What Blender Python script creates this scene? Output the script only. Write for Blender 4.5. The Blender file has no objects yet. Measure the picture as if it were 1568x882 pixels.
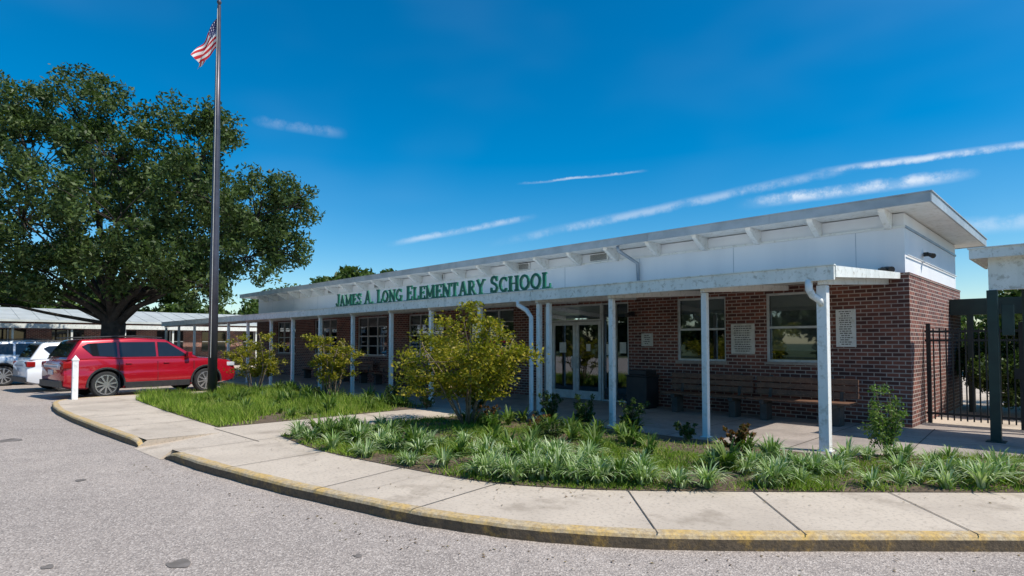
import bpy, bmesh, math, random
import numpy as np
from mathutils import Vector, Matrix
random.seed(7); rng=np.random.default_rng(7)
S=bpy.context.scene
COL=S.collection
S.view_settings.view_transform='Standard'; S.view_settings.look='None'; S.view_settings.exposure=0

# ------------------------------------------------------------------ helpers
def group(name,loc=(0,0,0),rz=0):
    e=bpy.data.objects.new(name,None); e.location=loc; e.rotation_euler=(0,0,rz); e.empty_display_size=.3
    COL.objects.link(e); return e
class N:
    def __init__(s,nt): s.nt=nt
    def new(s,t,**kw):
        n=s.nt.nodes.new(t)
        for k,v in kw.items(): setattr(n,k,v)
        return n
    def link(s,a,b): s.nt.links.new(a,b)
    def math(s,op,a,b=None,c=None,clamp=False):
        n=s.nt.nodes.new('ShaderNodeMath'); n.operation=op; n.use_clamp=clamp
        for i,x in enumerate((a,b,c)):
            if x is None: continue
            if isinstance(x,(int,float)): n.inputs[i].default_value=x
            else: s.nt.links.new(x,n.inputs[i])
        return n.outputs[0]
    def mix(s,f,a,b,mode='MIX'):
        n=s.nt.nodes.new('ShaderNodeMix'); n.data_type='RGBA'; n.blend_type=mode
        for sock,x in ((n.inputs[0],f),(n.inputs[6],a),(n.inputs[7],b)):
            if isinstance(x,(int,float)): sock.default_value=x
            elif isinstance(x,(tuple,list)): sock.default_value=(*x[:3],1)
            else: s.nt.links.new(x,sock)
        return n.outputs[2]
    def noise(s,vec,scale,detail=4,rough=.55):
        n=s.nt.nodes.new('ShaderNodeTexNoise'); n.inputs['Scale'].default_value=scale
        n.inputs['Detail'].default_value=detail; n.inputs['Roughness'].default_value=rough
        if vec is not None: s.nt.links.new(vec,n.inputs['Vector'])
        return n.outputs['Fac']
    def ramp(s,f,a,b):
        n=s.nt.nodes.new('ShaderNodeMapRange'); n.inputs[1].default_value=a; n.inputs[2].default_value=b
        n.interpolation_type='SMOOTHSTEP'; s.nt.links.new(f,n.inputs[0]); return n.outputs[0]
def newmat(name):
    m=bpy.data.materials.new(name); m.use_nodes=True
    b=m.node_tree.nodes['Principled BSDF']; return m,N(m.node_tree),b
def pm(name,c1,c2=None,scale=3,rough=.6,metal=0,bump=0,bscale=60,spec=.5,c3=None,fscale=40,streak=False,coat=0,c4=None,c4s=.5):
    m,n,b=newmat(name)
    b.inputs['Roughness'].default_value=rough; b.inputs['Metallic'].default_value=metal
    b.inputs['Specular IOR Level'].default_value=spec; b.inputs['Coat Weight'].default_value=coat
    b.inputs['Coat Roughness'].default_value=.03
    tc=n.new('ShaderNodeTexCoord').outputs['Object']
    if c2 is None: c2=tuple(x*.85 for x in c1)
    v=tc
    if streak:
        mp=n.new('ShaderNodeMapping'); mp.inputs['Scale'].default_value=(1,1,.12); n.link(tc,mp.inputs[0]); v=mp.outputs[0]
    f=n.ramp(n.noise(v,scale,4),.35,.68)
    col=n.mix(f,c1,c2)
    if c3 is not None:
        g=n.ramp(n.noise(tc,fscale,3,.7),.5,.72); col=n.mix(g,col,c3)
    if c4 is not None:
        g=n.ramp(n.noise(tc,c4s,5,.65),.52,.70); col=n.mix(n.math('MULTIPLY',g,.6),col,c4)
    n.link(col,b.inputs['Base Color'])
    if bump>0:
        bn=n.new('ShaderNodeBump'); bn.inputs['Strength'].default_value=bump; bn.inputs['Distance'].default_value=.01
        n.link(n.noise(tc,bscale,2,.7),bn.inputs['Height']); n.link(bn.outputs[0],b.inputs['Normal'])
    return m
def leafmat(name,cols,trans=.35,rough=.5):
    m,n,b=newmat(name)
    g=n.new('ShaderNodeNewGeometry')
    cr=n.new('ShaderNodeValToRGB'); e=cr.color_ramp.elements
    e[0].color=(*cols[0],1); e[-1].color=(*cols[-1],1)
    for i,c in enumerate(cols[1:-1]):
        x=e.new((i+1)/(len(cols)-1)); x.color=(*c,1)
    n.link(g.outputs['Random Per Island'],cr.inputs[0])
    tc=n.new('ShaderNodeTexCoord').outputs['Object']
    f=n.ramp(n.noise(tc,.9,1),.35,.7)
    mxx=n.mix(f,cr.outputs[0],n.mix(1.0,cr.outputs[0],(.7,.75,.7),'MULTIPLY'))
    n.link(mxx,b.inputs['Base Color']); b.inputs['Roughness'].default_value=rough
    b.inputs['Specular IOR Level'].default_value=.3
    t=n.new('ShaderNodeBsdfTranslucent')
    hc=n.mix(1.0,mxx,(1.0,1.2,.45),'MULTIPLY'); n.link(hc,t.inputs[0])
    ms=n.new('ShaderNodeMixShader'); ms.inputs[0].default_value=trans
    n.link(b.outputs[0],ms.inputs[1]); n.link(t.outputs[0],ms.inputs[2])
    n.link(ms.outputs[0],m.node_tree.nodes['Material Output'].inputs[0]); return m

class MB:
    def __init__(s): s.v=[]; s.f=[]; s.m=[]
    def face(s,pts,mi=0):
        i=len(s.v); s.v+= [tuple(p) for p in pts]; s.f.append(list(range(i,i+len(pts)))); s.m.append(mi)
    def box(s,x0,x1,y0,y1,z0,z1,mi=0,R=None):
        i=len(s.v)
        P=[(x0,y0,z0),(x1,y0,z0),(x1,y1,z0),(x0,y1,z0),(x0,y0,z1),(x1,y0,z1),(x1,y1,z1),(x0,y1,z1)]
        if R is not None: P=[tuple(R@Vector(p)) for p in P]
        s.v+=P
        for q in ((0,3,2,1),(4,5,6,7),(0,1,5,4),(1,2,6,5),(2,3,7,6),(3,0,4,7)):
            s.f.append([i+k for k in q]); s.m.append(mi)
    def beam(s,a,b,w,h,mi=0):
        a=Vector(a); b=Vector(b); d=b-a; L=d.length
        q=d.to_track_quat('Y','Z').to_matrix().to_4x4(); q.translation=a
        s.box(-w/2,w/2,0,L,-h/2,h/2,mi,R=q)
    def prism(s,poly,d,mi=0):
        i=len(s.v); n=len(poly); d=Vector(d)
        s.v+=[tuple(p) for p in poly]+[tuple(Vector(p)+d) for p in poly]
        s.f.append([i+k for k in range(n)][::-1]); s.m.append(mi)
        s.f.append([i+n+k for k in range(n)]); s.m.append(mi)
        for k in range(n):
            k2=(k+1)%n; s.f.append([i+k,i+k2,i+n+k2,i+n+k]); s.m.append(mi)
    def tube(s,pts,rad,n=8,mi=0,cap=True):
        pts=[Vector(p) for p in pts]; base=len(s.v); up=Vector((.31,.17,.93))
        for k,p in enumerate(pts):
            d=(pts[min(k+1,len(pts)-1)]-pts[max(k-1,0)]).normalized()
            a=d.cross(up)
            if a.length<.1: a=d.cross(Vector((1,0,0)))
            a.normalize(); b=d.cross(a)
            for j in range(n):
                t=2*math.pi*j/n; s.v.append(tuple(p+rad[k]*(a*math.cos(t)+b*math.sin(t))))
        for k in range(len(pts)-1):
            for j in range(n):
                s.f.append([base+k*n+j,base+k*n+(j+1)%n,base+(k+1)*n+(j+1)%n,base+(k+1)*n+j]); s.m.append(mi)
        if cap:
            s.f.append([base+j for j in range(n)][::-1]); s.m.append(mi)
            e=base+(len(pts)-1)*n; s.f.append([e+j for j in range(n)]); s.m.append(mi)
    def build(s,name,mats,parent=None,bevel=0,smooth=False,seg=2):
        me=bpy.data.meshes.new(name); me.from_pydata(s.v,[],s.f)
        for m in mats: me.materials.append(m)
        me.polygons.foreach_set('material_index',s.m)
        bm=bmesh.new(); bm.from_mesh(me); bmesh.ops.recalc_face_normals(bm,faces=bm.faces); bm.to_mesh(me); bm.free()
        if smooth: me.polygons.foreach_set('use_smooth',[True]*len(me.polygons))
        o=bpy.data.objects.new(name,me); COL.objects.link(o)
        if parent: o.parent=parent
        if bevel>0:
            b=o.modifiers.new('bevel','BEVEL'); b.width=bevel; b.segments=seg; b.limit_method='ANGLE'
        return o
def sheet(name,poly,z,mat,parent=None):
    bm=bmesh.new(); vs=[bm.verts.new((p[0],p[1],z)) for p in poly]; f=bm.faces.new(vs)
    bm.normal_update()
    if bm.faces[:][0].normal.z<0: bmesh.ops.reverse_faces(bm,faces=bm.faces[:])
    bmesh.ops.triangulate(bm,faces=bm.faces[:])
    me=bpy.data.meshes.new(name); bm.to_mesh(me); bm.free(); me.materials.append(mat)
    o=bpy.data.objects.new(name,me); COL.objects.link(o)
    if parent: o.parent=parent
    return o
def inpoly(P,poly):
    x,y=P[:,0],P[:,1]; c=np.zeros(len(P),bool); n=len(poly)
    for i in range(n):
        x0,y0=poly[i]; x1,y1=poly[(i+1)%n]
        if y0==y1: continue
        k=((y0>y)!=(y1>y))&(x<(x1-x0)*(y-y0)/(y1-y0)+x0); c^=k
    return c
def scatter(poly,n):
    A=np.array(poly); lo,hi=A.min(0),A.max(0); out=np.zeros((0,2))
    while len(out)<n:
        P=lo+rng.random((n,2))*(hi-lo); out=np.vstack([out,P[inpoly(P,poly)]])
    return out[:n]
def unit(n):
    a=rng.normal(size=(n,3)); return a/np.linalg.norm(a,axis=1)[:,None]
def leaf_mesh(name,P,lo,hi,asp,mat,parent=None,flat=1.0):
    P=np.asarray(P); n=len(P); a=unit(n); a[:,2]*=flat; a/=np.linalg.norm(a,axis=1)[:,None]
    b=np.cross(a,unit(n)); 
    if flat<.5: b=np.cross(a,np.array([0,0,1.0])+.25*unit(n))
    b/=np.linalg.norm(b,axis=1)[:,None]
    l=(lo+rng.random(n)*(hi-lo))[:,None]*.5; w=l*asp
    V=np.stack([P-a*l,P+b*w-a*l*.1,P+a*l,P-b*w-a*l*.1],1).reshape(-1,3)
    F=np.arange(4*n).reshape(-1,4)
    me=bpy.data.meshes.new(name); me.from_pydata(V.tolist(),[],F.tolist()); me.materials.append(mat)
    o=bpy.data.objects.new(name,me); COL.objects.link(o)
    if parent: o.parent=parent
    return o
def ball(c,r,n,p=.4,sq=(1,1,1)):
    return np.array(c)+unit(n)*(rng.random(n)**p)[:,None]*r*np.array(sq)
def blades(name,P,z,h0,h1,w,mat,lean=.5,parent=None,hm=None):
    n=len(P); t=rng.random(n)*2*math.pi; h=h0+rng.random(n)*(h1-h0)
    if hm is not None: h=h*hm
    d=np.stack([np.cos(t),np.sin(t)],1); l=rng.random(n)[:,None]*lean*h[:,None]
    t2=rng.random(n)*2*math.pi; l2=np.stack([np.cos(t2),np.sin(t2)],1)*l
    A=np.column_stack([P-d*w/2,np.full(n,z)]); B=np.column_stack([P+d*w/2,np.full(n,z)]); C=np.column_stack([P+l2,z+h])
    V=np.stack([A,B,C],1).reshape(-1,3); F=np.arange(3*n).reshape(-1,3)
    me=bpy.data.meshes.new(name); me.from_pydata(V.tolist(),[],F.tolist()); me.materials.append(mat)
    o=bpy.data.objects.new(name,me); COL.objects.link(o)
    if parent: o.parent=parent
    return o
def tufts(name,centers,mat,blen=(.28,.42),nb=45,w=.016,parent=None,z0=0):
    V=[];F=[]
    for (cx,cy,sc) in centers:
        for k in range(nb):
            t=random.random()*2*math.pi; L=random.uniform(*blen)*sc; out=random.uniform(.25,.95)
            dx,dy=math.cos(t),math.sin(t); px,py=-dy,dx; bx=cx+dx*random.random()*.05; by=cy+dy*random.random()*.05
            i=len(V); seg=4
            for j in range(seg+1):
                s=j/seg; r=L*out*(s**1.3)*.9; z=z0+L*(1.15*s-(.2+.75*out)*s*s); ww=w*sc*(1-s**2*.9)*.5*1.6
                V.append((bx+dx*r-px*ww,by+dy*r-py*ww,z)); V.append((bx+dx*r+px*ww,by+dy*r+py*ww,z))
            for j in range(seg): F.append((i+2*j,i+2*j+1,i+2*j+3,i+2*j+2))
    me=bpy.data.meshes.new(name); me.from_pydata(V,[],F); me.materials.append(mat)
    o=bpy.data.objects.new(name,me); COL.objects.link(o)
    if parent: o.parent=parent
    return o
def smoothline(P,k=8):
    P=[Vector(p) for p in P]; out=[]
    for i in range(len(P)-1):
        p0=P[max(i-1,0)];p1=P[i];p2=P[i+1];p3=P[min(i+2,len(P)-1)]
        for j in range(k):
            t=j/k
            out.append(.5*((2*p1)+(p2-p0)*t+(2*p0-5*p1+4*p2-p3)*t*t+(3*p1-p0-3*p2+p3)*t**3))
    out.append(P[-1]); return [(p[0],p[1]) for p in out]
def offset(L,d):
    out=[]
    for i,p in enumerate(L):
        a=L[max(i-1,0)]; b=L[min(i+1,len(L)-1)]; dx,dy=b[0]-a[0],b[1]-a[1]; l=math.hypot(dx,dy)
        out.append((p[0]+dy/l*d,p[1]-dx/l*d))
    return out

# ------------------------------------------------------------------ materials
M_white=pm('white_paint',(.82,.82,.80),(.72,.73,.71),1.5,.55,streak=True,c3=(.60,.59,.54),fscale=9)
M_stucco=pm('white_stucco',(.80,.81,.83),(.72,.74,.77),.8,.8,streak=True)
M_canopy=pm('canopy_paint',(.82,.84,.80),(.70,.73,.69),4,.55,streak=True,c3=(.48,.48,.42),fscale=11)
M_fascia=pm('metal_fascia',(.44,.47,.49),(.34,.37,.39),2,.45,metal=.2)
M_roof=pm('roof_membrane',(.45,.45,.44),(.36,.36,.35),1,.8)
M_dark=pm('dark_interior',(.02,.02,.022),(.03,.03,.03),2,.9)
M_blind=pm('window_blind',(.46,.50,.48),(.38,.42,.41),3,.7)
M_alu=pm('aluminium_frame',(.60,.62,.62),(.48,.50,.50),6,.45,metal=.2)
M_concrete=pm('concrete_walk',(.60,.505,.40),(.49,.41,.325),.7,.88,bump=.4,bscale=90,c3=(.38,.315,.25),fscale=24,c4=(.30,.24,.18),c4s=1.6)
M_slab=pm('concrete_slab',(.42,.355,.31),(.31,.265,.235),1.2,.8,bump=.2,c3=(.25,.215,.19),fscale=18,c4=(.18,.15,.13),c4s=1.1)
M_joint=pm('joint_dark',(.12,.095,.075),(.07,.06,.045),8,.9)
M_crack=pm('crack_fill',(.20,.165,.14),(.15,.125,.105),8,.9)
M_soil=pm('mulch_soil',(.14,.095,.06),(.07,.048,.032),5,.95,bump=.9,bscale=40,c3=(.26,.20,.12),fscale=50)
M_green_post=pm('green_paint',(.015,.04,.032),(.01,.028,.023),4,.45)
M_letter=pm('letter_green',(.004,.15,.085),(.004,.11,.06),4,.45)
M_black=pm('black_metal',(.012,.012,.013),(.02,.02,.02),6,.45)
M_wood=pm('bench_wood',(.19,.095,.055),(.12,.06,.037),7,.6,c3=(.23,.13,.085),fscale=30)
M_pole=pm('flagpole_metal',(.085,.08,.10),(.06,.058,.075),3,.4,metal=.4)
M_bark=pm('bark',(.055,.045,.036),(.028,.023,.018),5,.95,bump=1,bscale=14)
M_bark2=pm('bark_smooth',(.22,.17,.12),(.14,.10,.07),9,.8)
M_plaque=pm('plaque_face',(.66,.64,.59),(.55,.53,.48),8,.6)
M_text=pm('plaque_text',(.12,.11,.10),(.16,.15,.14),20,.7)
M_pipe=pm('downspout_metal',(.33,.38,.44),(.25,.30,.36),4,.4,metal=.3)
M_rubber=pm('tyre_rubber',(.018,.018,.018),(.025,.025,.025),8,.8)
M_rim=pm('alloy_rim',(.62,.62,.63),(.5,.5,.5),5,.25,metal=.8)
M_trim=pm('black_trim',(.02,.02,.022),(.03,.03,.03),6,.5)
M_tail=pm('tail_lamp',(.35,.01,.01),(.25,.008,.008),6,.12)
M_lamp=pm('head_lamp',(.6,.62,.65),(.45,.46,.5),6,.08)
M_bin=pm('bin_plastic',(.02,.021,.025),(.03,.03,.033),5,.5)
M_stain=pm('asphalt_stain',(.14,.12,.10),(.22,.19,.17),6,.8)
M_stone=pm('concrete_leg',(.06,.055,.05),(.09,.08,.075),6,.8)

def glassmat(name,tint,f):
    m,n,b=newmat(name); nt=m.node_tree
    g=n.new('ShaderNodeBsdfGlossy'); g.inputs['Roughness'].default_value=.02; g.inputs[0].default_value=(.9,.95,1,1)
    t=n.new('ShaderNodeBsdfTransparent'); t.inputs[0].default_value=(*tint,1)
    fr=n.new('ShaderNodeFresnel'); fr.inputs[0].default_value=1.6
    tc=n.new('ShaderNodeTexCoord').outputs['Object']; bn=n.new('ShaderNodeBump'); bn.inputs['Strength'].default_value=.05
    n.link(n.noise(tc,1.3,1),bn.inputs['Height']); n.link(bn.outputs[0],g.inputs['Normal'])
    k=n.math('MULTIPLY_ADD',fr.outputs[0],1.0,f,clamp=True)
    ms=n.new('ShaderNodeMixShader'); n.link(k,ms.inputs[0]); n.link(t.outputs[0],ms.inputs[1]); n.link(g.outputs[0],ms.inputs[2])
    n.link(ms.outputs[0],nt.nodes['Material Output'].inputs[0]); return m
M_glass=glassmat('window_glass',(.45,.49,.49),.12)
M_carglass=pm('car_glass',(.012,.014,.016),(.015,.017,.02),3,.03,spec=.7)

# brick
m,n,b=newmat('red_brick'); M_brick=m
g=n.new('ShaderNodeNewGeometry'); sx=n.new('ShaderNodeSeparateXYZ'); n.link(g.outputs['Position'],sx.inputs[0])
cb=n.new('ShaderNodeCombineXYZ'); n.link(n.math('ADD',sx.outputs[0],sx.outputs[1]),cb.inputs[0]); n.link(sx.outputs[2],cb.inputs[1])
bt=n.new('ShaderNodeTexBrick'); n.link(cb.outputs[0],bt.inputs['Vector'])
bt.inputs['Scale'].default_value=1; bt.inputs['Brick Width'].default_value=.215; bt.inputs['Row Height'].default_value=.08
bt.inputs['Mortar Size'].default_value=.010; bt.inputs['Mortar Smooth'].default_value=.12; bt.inputs['Bias'].default_value=-.05
bt.inputs['Color1'].default_value=(.27,.095,.065,1); bt.inputs['Color2'].default_value=(.085,.036,.034,1); bt.inputs['Mortar'].default_value=(.47,.39,.34,1)
tcb=n.new('ShaderNodeTexCoord').outputs['Object']
n.link(n.mix(n.ramp(n.noise(tcb,1.2,4),.3,.7),bt.outputs[0],n.mix(1.0,bt.outputs[0],(.72,.70,.72),'MULTIPLY')),b.inputs['Base Color'])
b.inputs['Roughness'].default_value=.85
bn=n.new('ShaderNodeBump'); bn.inputs['Strength'].default_value=.5; bn.inputs['Distance'].default_value=.008; bn.invert=True
n.link(bt.outputs['Fac'],bn.inputs['Height']); n.link(bn.outputs[0],b.inputs['Normal'])

# asphalt
m,n,b=newmat('asphalt'); M_asph=m
tc=n.new('ShaderNodeTexCoord').outputs['Object']
big=n.ramp(n.noise(tc,.3,4),.3,.7); mid=n.ramp(n.noise(tc,2.2,5,.7),.35,.72)
vo=n.new('ShaderNodeTexVoronoi'); vo.inputs['Scale'].default_value=75; n.link(tc,vo.inputs['Vector'])
sp=n.new('ShaderNodeSeparateColor'); n.link(vo.outputs['Color'],sp.inputs[0])
col=n.mix(big,(.45,.38,.325),(.36,.305,.265)); col=n.mix(n.math('MULTIPLY',mid,.55),col,(.27,.228,.198))
col=n.mix(n.math('MULTIPLY',n.math('GREATER_THAN',sp.outputs[0],.74),.65),col,(.62,.54,.47))
col=n.mix(n.math('MULTIPLY',n.math('LESS_THAN',sp.outputs[1],.25),.6),col,(.16,.135,.12))
n.link(col,b.inputs['Base Color']); b.inputs['Roughness'].default_value=.92
bn=n.new('ShaderNodeBump'); bn.inputs['Strength'].default_value=.6; bn.inputs['Distance'].default_value=.01
n.link(vo.outputs['Distance'],bn.inputs['Height']); n.link(bn.outputs[0],b.inputs['Normal'])

def kerbmat(name,y,w,lo,hi,dk):
    m,n,b=newmat(name); tc=n.new('ShaderNodeTexCoord').outputs['Object']
    f=n.ramp(n.noise(tc,3.5,6,.78),lo,hi); f2=n.ramp(n.noise(tc,20,4,.75),.42,.62)
    col=n.mix(f,y,w); col=n.mix(n.math('MULTIPLY',f2,.6),col,dk)
    n.link(col,b.inputs['Base Color']); b.inputs['Roughness'].default_value=.85
    bn=n.new('ShaderNodeBump'); bn.inputs['Strength'].default_value=.7; bn.inputs['Distance'].default_value=.012
    n.link(n.noise(tc,30,4,.7),bn.inputs['Height']); n.link(bn.outputs[0],b.inputs['Normal']); return m
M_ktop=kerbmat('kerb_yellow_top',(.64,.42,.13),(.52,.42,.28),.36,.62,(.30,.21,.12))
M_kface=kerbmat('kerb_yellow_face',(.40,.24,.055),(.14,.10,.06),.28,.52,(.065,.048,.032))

L_oak=leafmat('oak_leaf',[(.030,.056,.016),(.056,.092,.024),(.092,.140,.038),(.14,.185,.06)],.3)
L_far=leafmat('far_leaf',[(.045,.08,.016),(.08,.13,.025),(.12,.18,.035)],.3)
L_back=leafmat('far_leaf_dark',[(.03,.045,.018),(.05,.07,.025),(.07,.09,.03)],.2)
L_myrtle=leafmat('myrtle_leaf',[(.11,.13,.012),(.21,.21,.015),(.34,.31,.02),(.42,.32,.03)],.4)
L_grass=leafmat('grass_blade',[(.12,.20,.02),(.22,.34,.03),(.33,.44,.06),(.42,.42,.13)],.35,.7)
L_lir=leafmat('liriope_blade',[(.12,.22,.05),(.22,.35,.09),(.50,.58,.30),(.64,.70,.45)],.25,.5)
L_dark=leafmat('shrub_leaf',[(.03,.06,.014),(.055,.10,.022),(.10,.14,.035)],.3)
L_red=leafmat('red_shrub_leaf',[(.20,.05,.02),(.12,.10,.02),(.28,.10,.03),(.09,.12,.02)],.35)
L_lgt=leafmat('bush_leaf',[(.07,.14,.025),(.14,.23,.045),(.26,.32,.09)],.35)
L_dry=leafmat('dry_leaf',[(.10,.06,.03),(.2,.13,.06),(.3,.24,.12)],.1)

# ------------------------------------------------------------------ ground
m_earth=pm('grass_field',(.06,.09,.025),(.09,.11,.04),.05,.95)
sheet('ground',[(-1500,-1500),(1500,-1500),(1500,1500),(-1500,1500)],-.140,m_earth)
sheet('asphalt_road',[(-75,-32),(60,-32),(60,75),(38,75),(38,40),(-75,40)],-.130,M_asph)
KA=smoothline([(36,43.1),(20,27.1),(8,15.1),(3.5,10.6),(1.5,8.62),(-.56,6.57),(-1.42,5.73),(-2.18,4.97),(-2.83,4.40),(-3.47,3.97),(-4.02,3.70),(-4.69,3.46),(-5.55,3.26),(-6.97,3.0),(-8.31,2.82),(-9.2,2.73),(-10.15,2.67)],6)
KB=smoothline([(-11.45,2.64),(-13.7,2.52),(-17.3,2.42),(-19.4,2.5),(-20.9,2.72),(-21.55,3.3),(-21.7,4.4),(-21.7,6.5),(-21.7,8.4),(-22.1,8.95),(-26,9.0),(-45,9.0)],6)
plat=offset(KA,.10)+[(-10.15,3.95),(-11.42,3.95)]+offset(KB,.10)+[(-45,60),(36,60)]
sheet('sidewalk',plat,0,M_concrete)
def kerb(name,L,taper_start=False,taper_end=False):
    mb=MB(); n=len(L); prof=[(0,-.135),(.0,-.035),(.012,-.008),(.035,.004),(.125,.006),(.145,-.01)]
    rows=[]
    acc=[0]
    for i in range(1,n): acc.append(acc[-1]+math.dist(L[i],L[i-1]))
    for o,z in prof:
        O=offset(L,o); row=[]
        for i,p in enumerate(O):
            k=1
            if taper_start: k=min(k,acc[i]/.35)
            if taper_end: k=min(k,(acc[-1]-acc[i])/.35)
            k=max(k,.03)**.6
            j=.006*math.sin(i*1.7)+.005*math.sin(i*.63+o*20)
            row.append((p[0]+j*.4,p[1]+j,-.135+(z+.135)*k))
        rows.append(row)
    for r in range(len(rows)-1):
        for i in range(n-1):
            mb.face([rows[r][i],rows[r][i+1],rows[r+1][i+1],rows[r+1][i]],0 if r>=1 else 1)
    return mb.build(name,[M_ktop,M_kface])
kerb('kerb',KA,taper_end=True); kerb('kerb',KB,taper_start=True)
mb=MB(); mb.face([(-10.15,3.95,.001),(-11.42,3.95,.001),(-11.47,2.56,-.126),(-10.10,2.60,-.126)])
mb.face([(-10.15,3.95,0),(-10.13,2.60,-.126),(-10.13,2.78,0)]); mb.face([(-11.42,3.95,0),(-11.45,2.58,-.126),(-11.42,2.75,0)])
mb.build('kerb_ramp',[M_concrete])
front=[(-10.25,4.5),(-8.45,4.32),(-6.56,4.48),(-5.22,4.70),(-4.38,5.10),(-3.67,5.63),(-2.31,6.9),(-.73,8.45),(1.4,10.5)]
frontS=smoothline(front,5)
bed2=frontS+[(1.4,13.0),(-.8,11.0),(-2.3,9.95),(-2.9,9.3),(-10.25,9.3)]
bed1=[(-12.1,4.1),(-16,4.2),(-19.6,4.4),(-20.6,5.2),(-20.8,9.2),(-12.1,9.3)]
sheet('planting_bed',bed2,.008,M_soil); sheet('planting_bed',bed1,.008,M_soil)
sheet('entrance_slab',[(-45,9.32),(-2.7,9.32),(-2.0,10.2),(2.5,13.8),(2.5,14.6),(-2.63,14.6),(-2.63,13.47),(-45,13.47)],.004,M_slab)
mb=MB()
def joint(a,b,w=.016,z=.008):
    a=Vector((*a,z)); b=Vector((*b,z)); d=(b-a).normalized(); p=Vector((-d.y,d.x,0))*w/2
    mb.face([a-p,a+p,b+p,b-p])
def nearest(p): return min(KA,key=lambda q: math.dist(p,q))
for f in [(-.6,8.58),(-1.7,7.5),(-2.75,6.48),(-3.75,5.56),(-5.0,4.76),(-6.5,4.48),(-8.3,4.32),(-10.1,4.48)]:
    q=nearest((f[0]+1.25 if f[0]>-4 else f[0]+.25, f[1]-1.35 if f[0]>-4 else f[1]-1.6)); 
    joint(q,f,w=.012,z=.0075)
for x in (-13.6,-15.6,-17.6,-19.4): joint((x,2.62),(x,4.2))
for x in [-3.5-2*i for i in range(16)]: joint((x,9.35),(x,13.45))
joint((-12.0,5.6),(-10.3,5.6)); joint((-12.0,7.2),(-10.3,7.2)); joint((-12.0,4.0),(-9.9,4.0)); joint((-2.1,10.6),(-2.3,13.6)); joint((-2.5,12.1),(.7,12.3)); joint((-.6,11.4),(-.9,14.5))
mb.build('expansion_joint',[M_joint])
mb=MB(); random.seed(11)
def crack(x,y,z,ang,n,st,w):
    p=(x,y)
    for k in range(n):
        ang+=random.uniform(-.55,.55); q=(p[0]+st*math.cos(ang),p[1]+st*math.sin(ang)); nx,ny=-math.sin(ang)*w,math.cos(ang)*w
        mb.face([(p[0]-nx,p[1]-ny,z),(p[0]+nx,p[1]+ny,z),(q[0]+nx*.8,q[1]+ny*.8,z),(q[0]-nx*.8,q[1]-ny*.8,z)]); p=q
crack(-5.9,3.4,.0085,1.3,9,.14,.002); crack(-12.8,2.7,.0085,1.4,8,.17,.003)
crack(-14,.6,-.1255,2.6,30,.25,.006)
mb.build('surface_cracks',[M_crack])
mb=MB()
for (x,y,r) in [(-5.25,1.5,.10),(-9.5,.1,.13),(-14,1.2,.2),(-12.4,.6,.10),(-5.9,.75,.05),(-16.5,-.4,.25),(-9.3,1.5,.07),(-4.4,2.6,.04)]:
    mb.face([(x+r*math.cos(t)*(1+.25*math.sin(3*t+x)+.1*math.sin(7*t)),y+r*math.sin(t)*(1+.2*math.cos(2*t)),-.1250) for t in np.linspace(0,2*math.pi,26)[:-1]])
mb.build('asphalt_patch',[M_stain])
random.seed(7)
# ------------------------------------------------------------------ main building
B=group('school_building')
YW=13.47; XR=-2.63; XL=-33.9
ops=[(-5.38,-4.22,1.21,2.74),(-7.60,-6.32,1.19,2.74),(-12.09,-9.04,.02,2.74),(-15.6,-13.4,1.1,2.74),(-19.2,-17.0,1.1,2.74),(-23.0,-20.7,1.1,2.74),(-27.0,-24.8,1.1,2.74),(-31.2,-29.0,1.1,2.74)]
mb=MB(); cur=XR
for (a,b2,z0,z1) in ops:
    mb.box(b2,cur,YW,YW+.2,0,2.98); 
    if z0>.1: mb.box(a,b2,YW,YW+.2,0,z0)
    mb.box(a,b2,YW,YW+.2,z1,2.98); cur=a
mb.box(XL,cur,YW,YW+.2,0,2.98)
mb.box(XR-.2,XR,YW+.2,19.2,0,2.98); mb.box(XL,XL+.2,YW+.2,19.2,0,2.98); mb.box(XL+.2,XR-.2,19.0,19.2,0,2.98)
mb.build('brick_walls',[M_brick],B)
mb=MB()
mb.box(XL+.08,XR-.07,YW+.05,YW+.18,2.982,4.17); mb.box(XR-.25,XR-.07,YW+.182,19.1,2.982,4.17); mb.box(XL+.08,XL+.2,YW+.182,19.1,2.982,4.17)
mb.box(XL+.2,XR-.25,18.95,19.1,2.982,4.17)
mb.build('clerestory_wall',[M_stucco],B)
mb=MB()
mb.box(XL+.06,XR-.05,YW+.015,YW+.048,3.885,3.93); mb.box(XR-.068,XR-.045,YW+.05,19.1,3.885,3.93,1)  # side ledge coloured darker to paint in the shadow line below the soffit
for i in range(25): 
    x=-3.55-1.29*i
    if x>XL and i%2==0: mb.box(x-.004,x+.004,YW+.046,YW+.051,2.99,3.88,1)
mb.box(XL-.0,XR+.012,YW-.012,YW+.045,2.955,2.995,2)
mb.box(XR-.05,XR+.012,YW+.05,19.2,2.955,2.995,2)
mb.build('wall_trim',[M_white,M_pipe,M_brick],B)
mb=MB()
mb.box(-34.6,-2.16,12.8,19.8,4.19,4.33); 
mb.build('roof_slab',[M_white],B)
mb=MB()
mb.box(-34.63,-2.13,12.765,12.798,4.175,4.35); mb.box(-2.158,-2.125,12.80,19.83,4.175,4.35); mb.box(-34.63,-34.602,12.8,19.83,4.175,4.35); mb.box(-34.6,-2.16,19.802,19.83,4.175,4.35)
mb.box(-34.65,-2.11,12.745,12.80,4.352,4.375); mb.box(-2.16,-2.105,12.801,19.85,4.352,4.375)
for i in range(11): mb.box(-5-3*i-.01,-5-3*i+.01,12.755,12.764,4.165,4.36)
mb.build('roof_fascia',[M_fascia],B)
sh=MB(); sh.box(-34.2,-2.2,12.9,19.7,4.332,4.345); sh.build('roof_membrane',[M_roof],B)
mb=MB()
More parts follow.
